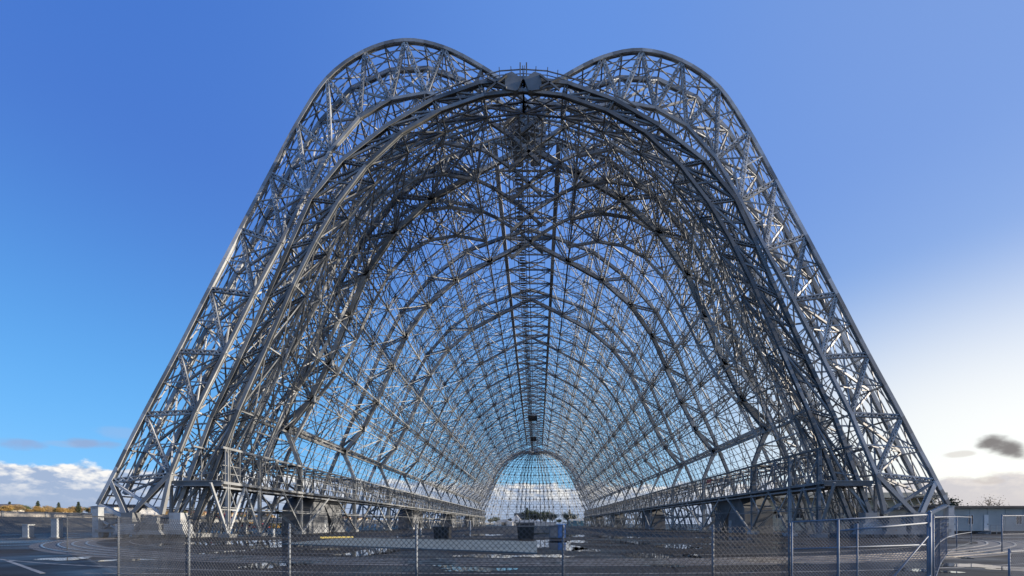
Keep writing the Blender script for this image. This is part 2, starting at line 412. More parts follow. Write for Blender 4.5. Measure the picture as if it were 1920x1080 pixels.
# girder along the knee and along the annex top
for s in (-1,1):
    m = MB(); ya, yb = Y0, ARCH[-1]
    for dz in (0,.9): m.bar((s*40.2,60,17.2+dz*.9),(s*40.2,YF-6,16.4+dz*.9),.34)
    n = 90
    for q in range(n):
        a=ya+(yb-ya)*q/n; b=ya+(yb-ya)*(q+1)/n; m.bar((s*40.2,a,17.1 if q%2 else 17.9),(s*40.2,b,17.9 if q%2 else 17.1),.12)
    m.build('knee_girder', STEEL, H)
# purlins (thin cladding rails) and surface cross bracing
NP = 6
stations = [YP,62.4,68.0]+[ARCH[k]+BAY*q/4 for k in range(NB) for q in range(4)]+[ARCH[-1],319.5,326,YF]
for s in (-1,1):
    for j in range(10):
        for q in range(1,NP):
            if j == 0 and q not in (2,4): continue
            m = MB(); jf = j+q/NP
            for a,b in zip(stations,stations[1:]): m.bar(OPf(s,jf,a),OPf(s,jf,b),.09,.09)
            m.build('purlin', STEEL, H)
for k in range(-1,NB+1):
    ya = YP if k < 0 else ARCH[k]; yb = Y0 if k < 0 else (YF if k == NB else ARCH[k+1])
    h = (ya+yb)/2
    for s in (-1,1):
        m = MB()
        for j in range(1,9):
            for (a,b) in zip([ya+(yb-ya)*q/4 for q in range(4)],[ya+(yb-ya)*q/4 for q in range(1,5)]):
                m.bar(OP(s,j,a),OP(s,j+1,b),.085); m.bar(OP(s,j+1,a),OP(s,j,b),.085)
        if 0 <= k < NB:
            for j in range(1,8):
                A0,A1,B0,B1 = IP(s,j,ya),IP(s,j,yb),IP(s,j+1,ya),IP(s,j+1,yb)
                Am,Bm = IP(s,j,h),IP(s,j+1,h)
                m.bar(Am,Bm,.12); m.bar(A0,Bm,.1); m.bar(Bm,A1,.1); m.bar(A0.lerp(B0,.5),A1.lerp(B1,.5),.09); m.bar(Am,B0,.09); m.bar(Am,B1,.09)
                # hangers from the inner surface to the skin between nodes
                m.bar(A0, OPf(s,j+.5,(ya+h)/2), .11); m.bar(A1, OPf(s,j+.5,(yb+h)/2), .11); m.bar(Am, OPf(s,j+.5,(ya+h)/2), .11); m.bar(Am, OPf(s,j+.5,(yb+h)/2), .11)
                m.bar(Bm, OPf(s,j+.5,(ya+h)/2), .10); m.bar(Bm, OPf(s,j+.5,(yb+h)/2), .10)
        if k < 0:  # sloping struts from the portal down to the first arch
            for j in range(1,9):
                pi = V((s*PI[j][0],YP+3,PI[j][1])); m.bar(pi, IP(s,min(j,8),Y0), .14); m.bar(pi, OP(s,j,68.0), .14); m.bar(pi, OP(s,j+1,62.4), .14)
                if j < 8: m.bar(pi, IP(s,j+1,Y0), .14); m.bar(IP(s,j,Y0), OP(s,j+1,68.0), .14); m.bar(IP(s,j,Y0), OP(s,j,62.4), .14); m.bar(IP(s,j,Y0), OPf(s,j+.5,65.14),.14)
        m.build('cross_bracing', STEEL, H)
# ridge bracing, catwalk, lantern
m = MB()
for k in range(NB):
    ya, yb = ARCH[k], ARCH[k+1]
    for q in range(4):
        a=ya+(yb-ya)*q/4; b=ya+(yb-ya)*(q+1)/4
        m.bar(OP(-1,1,a),OP(1,1,a),.24,.3); m.bar(OP(-1,1,a),OP(1,1,b),.14); m.bar(OP(1,1,a),OP(-1,1,b),.14)
        zz=sz(65,a); 
        m.bar((0,a,zz-2.4),OP(-1,1,a),.2); m.bar((0,a,zz-2.4),OP(1,1,a),.2); m.bar((0,a,zz-2.4),(0,b,sz(65,b)-2.4),.2)
    m.bar(IP(-1,1,ya),IP(-1,1,yb),.3); m.bar(IP(1,1,ya),IP(1,1,yb),.3)
m.build('ridge_bracing', STEEL_D, H)
m = MB()
y = YP+6
while y < ARCH[-1]:
    z = sz(62.3, max(y,Y0))-1.2; m.box(-2.1,-.9,y,y+.5,z,z+.05); y += .9
for xx in (-2.35,-.7):
    for a,b in zip(stations[2:-3],stations[3:-3]):
        za,zb = sz(62.3,max(a,Y0))-1.2, sz(62.3,max(b,Y0))-1.2
        m.bar((xx,a,za),(xx,b,zb),.14,.22); m.bar((xx,a,za+1.1),(xx,b,zb+1.1),.06); m.bar((xx,a,za),(xx,a,za+3.2),.08)
y = YP+8
while y < ARCH[-1]:
    z = sz(62.3, max(y,Y0))-1.2; m.bar((-2.5,y,z-.15),(3.4,y,z-.15),.15,.18); y += BAY/4
m.build('catwalk', STEEL_D, H)
m = MB(); yl = Y0-2
m.box(-3.2,3.2,yl,yl+6,66.2,66.5); m.box(-3.2,3.2,yl,yl+6,68.6,68.9)
for x in (-3.1,-1.6,1.6,3.1): m.box(x-.15,x+.15,yl+.05,yl+.35,66.5,68.6)
for x0,x1 in ((-2.95,-1.75),(1.75,2.95)): m.box(x0,x1,yl+.2,yl+.26,67.2,68.6)
for x in range(-3,4): m.bar((x,yl,68.9),(x,yl,70),.07)
m.bar((-3.1,yl,70),(3.1,yl,70),.08); m.bar((-3.1,yl,69.5),(3.1,yl,69.5),.06)
m.box(-2.4,-.6,yl+.4,yl+5.6,64.6,65.1); m.box(.6,2.4,yl+.4,yl+5.6,64.6,65.1)
m.build('roof_platform', STEEL_D, H)
for yc, w in ((214.0,2.6),(262,2)):
    m = MB()
    z = sz(62.3,yc)-2.4; m.box(-w,w*.7,yc-2,yc+2,z-1.6,z); m.box(-w*.8,w*.5,yc-2.04,yc-2.01,z-1.2,z-.4)
    m.bar((-w,yc,z),(-w,yc,z+3),.15); m.bar((w*.7,yc,z),(w*.7,yc,z+3),.15)
    m.build('crane_cab', DARK, H)

# side annexes
colY = [YP, 62.4]+ARCH+[326, YF]
for s in (-1,1):
    m = MB(); m.box(min(s*37.7,s*43.4), max(s*37.7,s*43.4), 55, YF, 6.55, 6.95); m.build('annex_floor', DARK, H)
    m = MB()
    for zz,w in ((6.9,.34),(6.3,.22),(11.3,.28),(9.1,.10),(8.1,.08),(3.8,.11)): m.bar((s*37.6,55,zz),(s*37.6,YF,zz),w)
    m.bar((s*43.6,55,6.9),(s*43.6,YF,6.9),.4); m.bar((s*43.6,55,11.3),(s*43.6,YF,11.3),.3); m.bar((s*46.2,54,3.6),(s*46.2,YF,3.6),.22)
    m.ibar((s*37.6,55,6.8),(s*43.6,55,6.8),.3,.7)
    m.bar((s*40.5,54,11.3),(s*40.5,YF,11.3),.2)
    m.build('annex_beam', STEEL_D, H)
    m = MB(); y = 55.5; i = 0
    while y < YF-2:
        st = 2.74 if y < 250 else 4
        m.bar((s*37.6,y,6.9),(s*37.6,y,11.3),.10); m.bar((s*37.6,y,6.9 if i%2 else 11.3),(s*37.6,y+st,11.3 if i%2 else 6.9),.15)
        m.bar((s*37.6,y,11.3),(s*43.8,y,11.3),.10); m.bar((s*44.2,y,6.9),(s*43.6,y,11.3),.09)
        m.bar((s*37.6,y,11.3),(s*43.6,y+st,11.3),.09); m.bar((s*40.6,y,6.9),(s*40.6,y,11.3),.09)
        m.bar((s*37.6,y,6.9),(s*40.6,y+st,11.3),.08); m.bar((s*44,y,6.9 if i%2 else 11.3),(s*44,y+st,11.3 if i%2 else 6.9),.09)
        if i%2: m.bar((s*38.2,y,11.5),(s*42,y,12.3),.10); m.bar((s*42,y,12.3),(s*44.0,y,11.6),.10)
        y += st; i += 1
    m.build('annex_truss', STEEL_D, H)
    for k, y in enumerate(colY):
        m = MB(); yp = colY[k-1] if k else y-6; yn = colY[k+1] if k+1 < len(colY) else y+6
        up = y-min((y-yp)/2,9.5); dn = y+min((yn-y)/2,9.5); b = V((s*37.6,y,.35))
        if y not in ARCH: m.ibar(b,(s*37.6,y,11.4),.36,.42,(0,1,0)); m.box(s*37.6-.7,s*37.6+.7,y-.7,y+.7,0,.45)
        for yy in (up, dn):
            tp = V((s*37.6,yy,6.7)); m.bar(b,tp,.26); md = b.lerp(tp,.5); m.bar(md,(s*37.6,y,md.z),.14); m.bar(md,(s*37.6,yy,6.6) if abs(yy-y)>7 else (s*37.6,y,6.6),.12)
        m.bar((s*47,y,.4),(s*41,y,6.7),.25); m.bar((s*44.8,y,.4),(s*44.8,y,6.7),.28)
        # leaning wall posts on the outside
        for q in range(1,4):
            yy = y+(yn-y)*q/4
            if yy < YF: m.bar((s*47.2,yy,.2),(s*43.9,yy,11),.25); m.bar((s*45.2,yy,.2),(s*44.8,yy,6.6),.16)
        m.build('annex_column', STEEL, H)
    # concrete stair sheds below the annex
    for ks, y in enumerate((82.0, 148, 214, 280)):
        x0 = s*39.0; dx = s*5.0; m = MB()
        m.prism([(x0,y-3.4,0),(x0,y+4.2,0),(x0,y+3.6,2.9),(x0,y+1.4,6.5),(x0,y-1.0,6.5),(x0,y-2.9,4.6)],(dx,0,0))
        m.prism([(x0+s*.5,y+8.6,0),(x0+s*.5,y+12.6,0),(x0+s*.5,y+9.6,6.5),(x0+s*.5,y+2.4,6.5)],(dx*.8,0,0))
        sh = m.build('stair_shed', SHEDM, H)
        d = MB(); d.box(x0-s*.03-.02,x0-s*.03+.02,y+2.2,y+3.3,.05,2.4); d.build('door', PALE, sh)
        d = MB()
        for q in range(12): d.box(min(x0-s*.9,x0-s*.1),max(x0-s*.9,x0-s*.1),y+4.6+q*.45,y+5.0+q*.45,.5*q+.3,.5*q+.36)
        for dx_ in (.95,.08): d.bar((x0-s*dx_,y+4.4,.1),(x0-s*dx_,y+10,6.4),.16); d.bar((x0-s*dx_,y+4.4,1.2),(x0-s*dx_,y+10,7.4),.07)
        d.build('stair', STEEL, sh)
m = MB(); m.box(37.25,37.32,90.0,92.2,10.2,10.9)
tag(m.build('sign_board', REDP, H), 'small red board on the right annex')

# ------------------------------------------------------------------ door leaves (open, either side of the front)
LO = [(-2.5,53.0),(1.2,56.6),(5.2,59.4),(10.1,61.9),(15.1,62.8),(20.2,61.4),(24.9,58.0),(28.7,52.3),(32.1,46.0),(35.9,38.9),(39.8,31.4),(43.8,23.6),(48.1,15.6),(52.4,7.2),(54.0,4.2)]
LI = [(7.2,55.2),(12.3,56.2),(16.8,55.4),(20.8,53.1),(24.5,48.9),(27.6,43.5),(30.8,37.2),(34.3,30.7),(38.0,23.3),(41.7,15.9),(44.9,8.0)]
def spline(P, n):
    Q=[V((x,z,0)) for x,z in P]; Q=[Q[0]*2-Q[1]]+Q+[Q[-1]*2-Q[-2]]; out=[]
    for i in range(1,len(Q)-2):
        for k in range(n):
            t=k/n;a,b,c,d=Q[i-1:i+3]; out.append(.5*((2*b)+(c-a)*t+(2*a-5*b+4*c-d)*t*t+(3*b-a-3*c+d)*t*t*t))
    out.append(Q[-2]); return [(p.x,p.y) for p in out]
LS = spline(LO, 4)
def leaf(s, hz, label):
    T = thing('door_leaf', (s*50, YP, 0), label, 'hangar door')
    def off(dy):   # outward offset of the rib standing dy behind the leading edge
        return 1.35*math.sin(min(dy,9)/9*math.pi/2) - max(0,dy-7)*.16
    def pt(p, dy, inset=0.0):
        x,z = p; o = off(dy)*min(1,max(.25,(z-0)/30)) - inset
        nx, nz = (.9,.45) if z < 50 else (.6,.8) if x > 20 else (0.25,.95)
        if dy == 0: o = -inset
        k = 1-.0040*dy*(z > 30)
        t = min(1,max(0,(z-33)/20)); t = t*t*(3-2*t); y = YP-1.2+5.2*t; kk = y/YP      # the leaf leans back behind the portal crown
        X = s*(x+o*nx); Z = (z*k+o*nz*.6)*hz if z > 9 else z
        return V((CAM.x*(1-kk)+X*kk, y+dy, CAM.z*(1-kk)+Z*kk))
    # leading edge truss
    m = MB()
    for a,b in zip(LS,LS[1:]): m.ibar(pt(a,0),pt(b,0),.44,.52,(0,1,0))
    I_ = [pt(p,0) for p in LI]; O_ = [pt(p,0) for p in LO]; B_ = [pt((LO[i][0]*.5+LO[i+1][0]*.5, LO[i][1]*.5+LO[i+1][1]*.5),2.8) for i in range(len(LO)-1)]
    for a,b in zip(I_,I_[1:]): m.ibar(a,b,.38,.46,(0,1,0))
    up=(0,1,0)
    for i in range(len(LI)):
        jo = i+3
        m.laced(I_[i],O_[jo],.42,.36,up,.12,1.1)
        if i+1 < len(LI): m.laced(O_[jo],I_[i+1],.34,.3,up,.11,1.1)
        if jo-1 >= 0: m.bar(I_[i],B_[jo-1],.24)
        if jo < len(B_): m.bar(I_[i],B_[jo],.24)
        if jo-2 >= 0: m.bar(I_[i],B_[jo-2],.16)
    m.bar(I_[0],O_[2],.3); m.bar(I_[0],O_[1],.4)
    bx = pt((50.3,2.4),0); m.ibar(I_[-1],bx,.5,.5,up); m.ibar(O_[13],bx,.5,.5,up); m.bar(O_[14],bx,.4); m.bar(I_[-1],pt((46.0,3.0),0),.45); m.bar(pt((46,3),0),O_[13],.3)
    for i in range(len(LI)-1):
        a,b,c,d = I_[i],I_[i+1],O_[i+3],O_[i+4]; mi=a.lerp(b,.5); mo=c.lerp(d,.5)
        m.bar(c.lerp(b,.5),mi,.13); m.bar(c.lerp(b,.5),mo,.13); m.bar(mi,B_[i+3],.12); m.bar(a,mo,.13); m.bar(c.lerp(b,.5),B_[i+3],.11)
    m.build('edge_truss', DOORST, T)
    # ribs behind
    DY = (2.8, 6.5, 11.0, 16.0, 21.0)
    for r, dy in enumerate(DY):
        m = MB()
        N = [pt(p,dy) for p in LO]; sp = [pt(p,dy) for p in LS]
        for a,b in (zip(B_,B_[1:]) if r==0 else zip(N,N[1:])): m.ibar(a,b,.5 if r<2 else .42,.5 if r<2 else .42,(0,1,0))
        if r >= 1:
            dI = [pt((x,z),dy,0) for x,z in LI]
            for a,b in zip(dI,dI[1:]): m.bar(a,b,.4)
            for i in range(len(LI)):
                if i+1 < len(LI): m.bar(dI[i].lerp(dI[i+1],.5),N[i+3],.12); m.bar(dI[i].lerp(dI[i+1],.5),N[i+4],.12); m.bar(N[i+3].lerp(N[i+4],.5),dI[i],.11)
                m.bar(dI[i],N[i+3],.2)
                if i+1 < len(LI): m.bar(N[i+3],dI[i+1],.18)
                m.bar(dI[i],N[i+2],.15)
        m.build('rib', DOORST, T)
    # girts (cladding rails) running back over the ribs
    alld = (0,)+DY
    for i,p in enumerate(LS):
        if p[1] < 4 or i % 2: continue
        m = MB()
        for a,b in zip(alld,alld[1:]): m.bar(pt(p,a),pt(p,b),.2 if a<3 else .14)
        m.build('girt', DOORST, T)
    # thin cladding rails along the ribs
    for r in range(len(alld)-1):
        for q in (.33,.67):
            dy = alld[r]*(1-q)+alld[r+1]*q
            m2 = MB()
            for a,b in zip(LS,LS[1:]): m2.bar(pt(a,dy),pt(b,dy),.10)
            m2.build('cladding_rail', DOORST, T)
    # bracing between the inner chords of the ribs
    m = MB()
    for a,b in zip(alld,alld[1:]):
        for i in range(1,len(LO)-2): m.bar(pt(LO[i],a),pt(LO[i+1],b),.11); m.bar(pt(LO[i+1],a),pt(LO[i],b),.11)
    m.build('skin_bracing', DOORST, T)
    m = MB(); dd = (0,6.5,11,16,21)
    for a,b in zip(dd,dd[1:]):
        for i in range(len(LI)):
            m.bar(pt(LI[i],a),pt(LI[i],b),.22)
            if i+1 < len(LI): m.bar(pt(LI[i],a),pt(LI[i+1],b),.18); m.bar(pt(LI[i+1],a),pt(LI[i],b),.16)
            m.bar(pt(LI[i],a),pt(LO[i+3],b),.13); m.bar(pt(LI[i],b),pt(LO[i+2],a),.12)
    m.build('cross_bracing', DOORST, T)
    # base girder and bogies
    m = MB()
    for dy in (0,3): m.ibar(pt((54,2.2),dy),pt((43.5,2.2),dy),.5,.7); m.bar(pt((54,1.2),dy),pt((45,1.2),dy),.25)
    for i in range(6): x=54-1.8*i; m.bar(pt((x,2.2),0),pt((x-.9,1.2),0),.2); m.bar(pt((x,2.2),0),pt((x-1.8,2.2),3),.2)
    for a in (2.2,): m.ibar(pt((53,a),0),pt((52,a),21),.5,.7); m.bar(pt((46.5,a),0),pt((46,a),21),.4)
    m.build('base_girder', DOORST, T)
    for x, dy, big in ((52.0,-.6,0),(49.2,-.8,1),(46.0,-1.0,1),(43.4,-.6,1)):
        c = pt((x,0),0); y = c.y+dy; m = MB()
        if big:
            m.box(c.x-1.15,c.x+1.15,y-.8,y+.8,.75,1.75); m.box(c.x-.7,c.x+.7,y-.55,y+.55,1.75,3.1 if x<44 or x==49.2 else 2.5)
            m.prism([(c.x-1.5,y-.82,.45),(c.x+1.5,y-.82,.45),(c.x+1.15,y-.82,.95),(c.x-1.15,y-.82,.95)],(0,1.64,0))
        else:
            m.box(c.x-1.3,c.x+1.3,y-.6,y+.6,.7,1.1); m.bar((c.x-1.2,y,1.0),(c.x+1.2,y,2.2),.2); m.bar((c.x+1.2,y,1.0),(c.x-1.2,y,2.2),.2)
        b = m.build('bogie', BOGIE if big else DOORST, T)
        for wx in (-.85,.85):
            w = MB(); w.tube((c.x+wx,y-.35,.47),(c.x+wx,y+.35,.47),.42,16); w.build('wheel', STEEL_D, b)
leaf(-1, 1.005, 'open steel lattice door leaf with sunlit crown, left of the hangar mouth')
leaf(1, .985, 'open steel lattice door leaf in blue shade, right of the hangar mouth')

# far doors, closed: two quarter domes of lattice
def far_leaf(s, label):
    T = thing('door_leaf', (s*20, YF+52, 0), label, 'hangar door')
    P = [(5,58),(14,57),(23,53.5),(30,48),(35,42),(39,35.5),(42.2,29),(45,22.5),(47.6,16),(50,9.5),(52,3),(52.6,.4)]
    A = [R(1.2)+R(88)*i/9 for i in range(10)]
    A = sorted(A+[(x+y)/2 for x,y in zip(A,A[1:])][:2])
    def q(i, a, ins=0): r, z = P[i]; return V((s*(r-ins)*math.sin(a)*.92, YF+2+(r-ins)*math.cos(a)*.75, z*.985-ins*.3))
    for k, a in enumerate(A):
        m = MB()
        for i in range(len(P)-1):
            m.bar(q(i,a),q(i+1,a),.32); m.bar(q(i,a,3),q(i+1,a,3),.2); m.bar(q(i,a,3),q(i+1,a),.13)
        m.build('rib', STEEL, T)
    m = MB()
    for i in range(len(P)-1):
        for a,b in zip(A,A[1:]):
            m.bar(q(i,a),q(i,b),.3); m.bar(q(i,a,3),q(i,b,3),.15)
            m.bar(q(i,a),q(i+1,b),.16); m.bar(q(i+1,a),q(i,b),.16)
            c = q(i,a); m.box(c.x-.55,c.x+.55,c.y-.3,c.y+.3,c.z-.5,c.z+.5)
    m.build('cross_bracing', STEEL, T)
    for i in range(len(P)-1):
        for t in (.33,.67):
            g2 = MB()
            for a,b in zip(A,A[1:]): g2.bar(q(i,a).lerp(q(i+1,a),t),q(i,b).lerp(q(i+1,b),t),.19)
            g2.build('girt', STEEL, T)
far_leaf(-1, 'closed left leaf of the lattice door at the far end of the hangar')
far_leaf(1, 'closed right leaf of the lattice door at the far end of the hangar')

# ------------------------------------------------------------------ fences
def mesh_panel(mb, a, b, z0, z1a, z1b, pitch, w):
    """chain link between two posts: two families of diagonal wires following a slightly slack plane"""
    a=V(a); b=V(b); L=(b-a).length; d=(b-a)/L; n=V((-d.y,d.x,0))*.004
    Hm=max(z1a,z1b)-z0
    k=-int(Hm/pitch)-1
    while k*pitch < L:
        for sg in (1,-1):
            u0=k*pitch; u1=u0+Hm
            if sg<0: u0,u1=u1,u0
            (ua,za),(ub,zb)=(u0,z0),(u1,z0+Hm)
            # clip to 0..L
            def clip(ua,za,ub,zb):
                if ua>ub: ua,za,ub,zb=ub,zb,ua,za
                if ub<=0 or ua>=L: return None
                if ua<0: za=za+(zb-za)*(0-ua)/(ub-ua); ua=0
                if ub>L: zb=za+(zb-za)*(L-ua)/(ub-ua); ub=L
                return ua,za,ub,zb
            c=clip(ua,za,ub,zb)
            if c:
                ua,za,ub,zb=c
                f=lambda u,z: z0+(z-z0)*((z1a+(z1b-z1a)*u/L)-z0)/Hm
                p=a+d*ua+n*sg; q=a+d*ub+n*sg; p.z=f(ua,za); q.z=f(ub,zb)
                mb.bar(p,q,w,w,n)
        k+=1
def fence(pts, label, post_r, mat_, pitch=.1, w=.008, top_rail=False, mid=None, group=None):
    """pts: x, y, top height"""
    T=thing('chain_link_fence', (pts[0][0],pts[0][1],0), label, 'fence', group)
    m=MB()
    for a,b in zip(pts,pts[1:]):
        L=math.hypot(b[0]-a[0],b[1]-a[1])
        mesh_panel(m,(a[0],a[1],0),(b[0],b[1],0),.05,a[2],b[2],pitch*(2.5 if L>10 else 1),w*(.45 if L>10 else 1)); n=int(L/pitch)
        for i in range(n):           # twisted wire ends above the top wire
            t=(i+.5)/n; p=V((a[0]+(b[0]-a[0])*t,a[1]+(b[1]-a[1])*t,a[2]+(b[2]-a[2])*t))
            m.bar(p-V((0,0,.01)),p+V((0,0,.045)),w*1.2)
    m.build('wire_mesh', WIRE if mat_ is GALV else WIREG, T)
    for p in pts:
        m=MB(); m.tube((p[0],p[1]+post_r+.012,0),(p[0],p[1]+post_r+.012,p[2]+.02),post_r,12); m.tube((p[0],p[1]+post_r+.012,p[2]+.02),(p[0],p[1]+post_r+.012,p[2]+.05),post_r*1.25,12,post_r*.6); m.build('post', mat_, T, True)
    m=MB()
    for a,b in zip(pts,pts[1:]):
        if top_rail: m.tube((a[0],a[1]+.02,a[2]-.03),(b[0],b[1]+.02,b[2]-.03),.024,8)
        m.bar((a[0],a[1]-.01,.12),(b[0],b[1]-.01,.12),.012)
        if mid: m.tube((a[0],a[1]+.03,mid),(b[0],b[1]+.03,mid),.02,8)
    m.build('rail', mat_, T)
    return T
def fp(px, D, top): return (at(px,D), D, zat(top,D))
fence([fp(125,29,967), fp(220,14.6,971), fp(352,11.6,978), fp(541,10.2,986), fp(780,9.4,988), fp(1056,9.2,988), fp(1338,9.5,988), fp(1482,10.0,984)],
      'long grey chain-link fence across the foreground, curving away at its left end', .028, GALV, .12, .0075)
fence([fp(-260,32,966), fp(-110,30,966), fp(125,29,967)], 'distant stretch of chain-link fence running out of the photo beyond the pale posts', .028, GALV, .22, .007)
# gate of mesh on a tubular frame
G = thing('swing_gate', (at(1484,9.95),9.95,0), 'bluish galvanised mesh gate with tubular frame and diagonal brace between two posts', 'gate')
ga = V((at(1484,9.95),9.95,0)); gb = V((at(1738,10.4),10.4,0)); zt0, zt1 = zat(979,9.95), zat(965,10.4)
m=MB(); mesh_panel(m,ga,gb,.08,zt0,zt1,.085,.0065); m.build('wire_mesh', WIREG, G)
def gpt(t,f): p=ga.lerp(gb,t); return V((p.x,p.y-.02,(zt0+(zt1-zt0)*t)*f))
m=MB()
for (t0,f0,t1,f1) in ((0,1,1,1),(0,.05,1,.05),(0,.05,0,1),(1,.05,1,1),(.33,.05,.33,1),(.47,.05,.47,.94)): m.tube(gpt(t0,f0),gpt(t1,f1),.019 if t0!=.33 else .028,10)
m.tube(gpt(.33,.86),gpt(1,.90),.022,10); m.tube(gpt(0,.66),gpt(.98,.64),.016,8)
m.build('gate_frame', GATEM, G, True)
m=MB(); m.tube(gpt(.62,.05)-V((0,.01,0)),gpt(1,.74)-V((0,.01,0)),.015,10); m.build('brace', GATEM, G, True)
m=MB(); m.tube((gb.x+.06,gb.y,0),(gb.x+.06,gb.y,zat(962,10.4)),.046,16); m.tube((gb.x+.06,gb.y,zat(962,10.4)),(gb.x+.06,gb.y,zat(962,10.4)+.06),.05,16,.02); m.build('post', GATEM, G, True)
m=MB()
for f in (.25,.88): p=gpt(1,f); m.tube(p+V((.02,0,-.05)),p+V((.02,0,.05)),.04,10)
m.build('hinge', GATEM, G)
fence([fp(1752,12.5,968), fp(1763,18,968), fp(1776,24,968), fp(1795,31,968), fp(1822,39,969)], 'bluish chain-link fence with top rail receding from gate post to grey building', .03, GATEM, .38, .005, True, 1.0)
fence([fp(1880,27,966), fp(1990,30,966), fp(2100,33,966)], 'short chain-link fence at the right edge in front of the grey building', .03, GATEM, .2, .007, True, 1.1)
fence([fp(1895,11.8,1032), fp(1960,12.3,1030)], 'low blue-grey mesh fence end at the bottom right corner', .024, GATEM, .09, .006, True)

# ------------------------------------------------------------------ posts, bins, cabinets
def post(px, D, w, h, label):
    x=at(px,D); T=thing('concrete_post',(x,D,0),label,'post'); m=MB(); m.box(x-w/2,x+w/2,D-w/2,D+w/2,.12,h); m.build('shaft',PALE,T)
    m=MB(); m.prism([(x-w/2-.05,D-w/2-.05,h),(x+w/2+.05,D-w/2-.05,h),(x+w/2+.05,D+w/2+.05,h),(x-w/2-.05,D+w/2+.05,h)],(0,0,.08)); m.build('cap',PALE,T)
    m=MB(); m.box(x-w/2-.12,x+w/2+.12,D-w/2-.12,D+w/2+.12,0,.12); m.build('base',CONC,T)
post(184,54,.72,3.7,'tall square pale post under the left door edge')
post(107,54,.72,2.3,'medium square pale post standing alone on the asphalt, between a tall and a short one')
post(53,54,.68,1.6,'shortest square pale post, leftmost of the three on the asphalt')
post(1779,55,.72,3.9,'tall square pale post under the right door edge')
def bin_(px, D, w, h, label):
    x=at(px,D); T=thing('skip_bin',(x,D,0),label,'bin'); m=MB()
    m.prism([(x-w/2,D-.7,.12),(x+w/2,D-.7,.12),(x+w/2+.06,D-.8,h),(x-w/2-.06,D-.8,h)],(0,1.5,0)); m.build('body',BLACKP,T)
    m=MB(); m.box(x-w/2-.1,x+w/2+.1,D-.85,D+.8,h,h+.1); m.build('lid',BLACKP,T)
    m=MB()
    for i in range(5): xx=x-w/2+.1+(w-.2)*i/4; m.box(xx-.05,xx+.05,D-.84,D-.76,.15,h)
    m.build('rib',BLACKP,T)
    for xx in (x-w/2+.2,x+w/2-.2):
        wl=MB(); wl.tube((xx,D-.6,.1),(xx,D-.45,.1),.1,10); wl.build('wheel',DARK,T)
bin_(830,49,1.6,1.35,'black square bin on the hangar floor, nearer the left annex')
bin_(986,48,1.7,1.35,'black square bin on the hangar floor in front of the far door')
def cabinet(px, D, w, h, mt, label):
    x=at(px,D); T=thing('site_cabinet',(x,D,0),label,'cabinet'); m=MB(); m.box(x-w/2,x+w/2,D-.5,D+.5,.1,h); m.build('body',mt,T)
    m=MB(); m.box(x-w/2+.08,x+w/2-.08,D-.53,D-.503,.25,h-.15); m.build('door',mt,T)
    m=MB(); m.prism([(x-w/2-.06,D-.58,h),(x+w/2+.06,D-.58,h),(x+w/2+.06,D+.58,h+.05),(x-w/2-.06,D+.58,h+.05)],(0,0,.08)); m.build('roof',mt,T)
    m=MB(); m.box(x-w/2+.05,x+w/2-.05,D-.45,D+.45,0,.1); m.build('base',DARK,T)
cabinet(1038,52,1.0,1.5,SHEDM,'grey upright cabinet right of the bin before the far door')
cabinet(1053,52,.9,1.6,BLUEP,'blue upright cabinet right of the grey cabinet')
def bollard(px,D,label):
    x=at(px,D); T=thing('bollard',(x,D,0),label,'bollard'); m=MB(); m.tube((x,D,.05),(x,D,1.0),.16,12); m.tube((x,D,1.0),(x,D,1.1),.16,12,.06); m.build('pipe',PALE,T,True)
    m=MB(); m.tube((x,D,0),(x,D,.05),.28,12); m.build('base',CONC,T)
bollard(382,60,'white bollard behind the fence before the first annex column')
bollard(513,58,'white bollard between the second and third annex columns')
bollard(789,70,'white bollard standing left of the black bin')
x=at(882,60); T=thing('pipe_stand',(x,60,0),'thin tall pale pipe standing on the floor between the two black bins','pole')
m=MB(); m.tube((x,60,.04),(x,60,2.2),.09,10); m.build('pole',PALE,T); m=MB(); m.box(x-.3,x+.3,59.7,60.3,0,.04); m.build('base',CONC,T)

# ------------------------------------------------------------------ buildings
def gable(T, x0,x1,y0,y1,h,rh,wall,roof,along='x'):
    m=MB(); z=T.location.z; m.box(x0,x1,y0,y1,z,z+h); m.build('wall',wall,T)
    m=MB()
    if along=='x':
        c=(y0+y1)/2; m.prism([(x0-.4,y0-.5,z+h),(x0-.4,y1+.5,z+h),(x0-.4,c,z+h+rh)],(x1-x0+.8,0,0))
    else:
        c=(x0+x1)/2; m.prism([(x0-.5,y0-.4,z+h),(x1+.5,y0-.4,z+h),(c,y0-.4,z+h+rh)],(0,y1-y0+.8,0))
    m.build('roof',roof,T)
def window(T, x0,x1,y,z0,z1, frame=WHITE):
    f=MB(); 
    for b in ((x0-.08,x1+.08,z0-.08,z0),(x0-.08,x1+.08,z1,z1+.08),(x0-.08,x0,z0,z1),(x1,x1+.08,z0,z1),((x0+x1)/2-.03,(x0+x1)/2+.03,z0,z1)): f.box(b[0],b[1],y-.07,y-.004,b[2],b[3])
    o=f.build('window',frame,T); p=MB(); p.box(x0,x1,y-.04,y-.006,z0,z1); p.build('pane',GLASS,o)
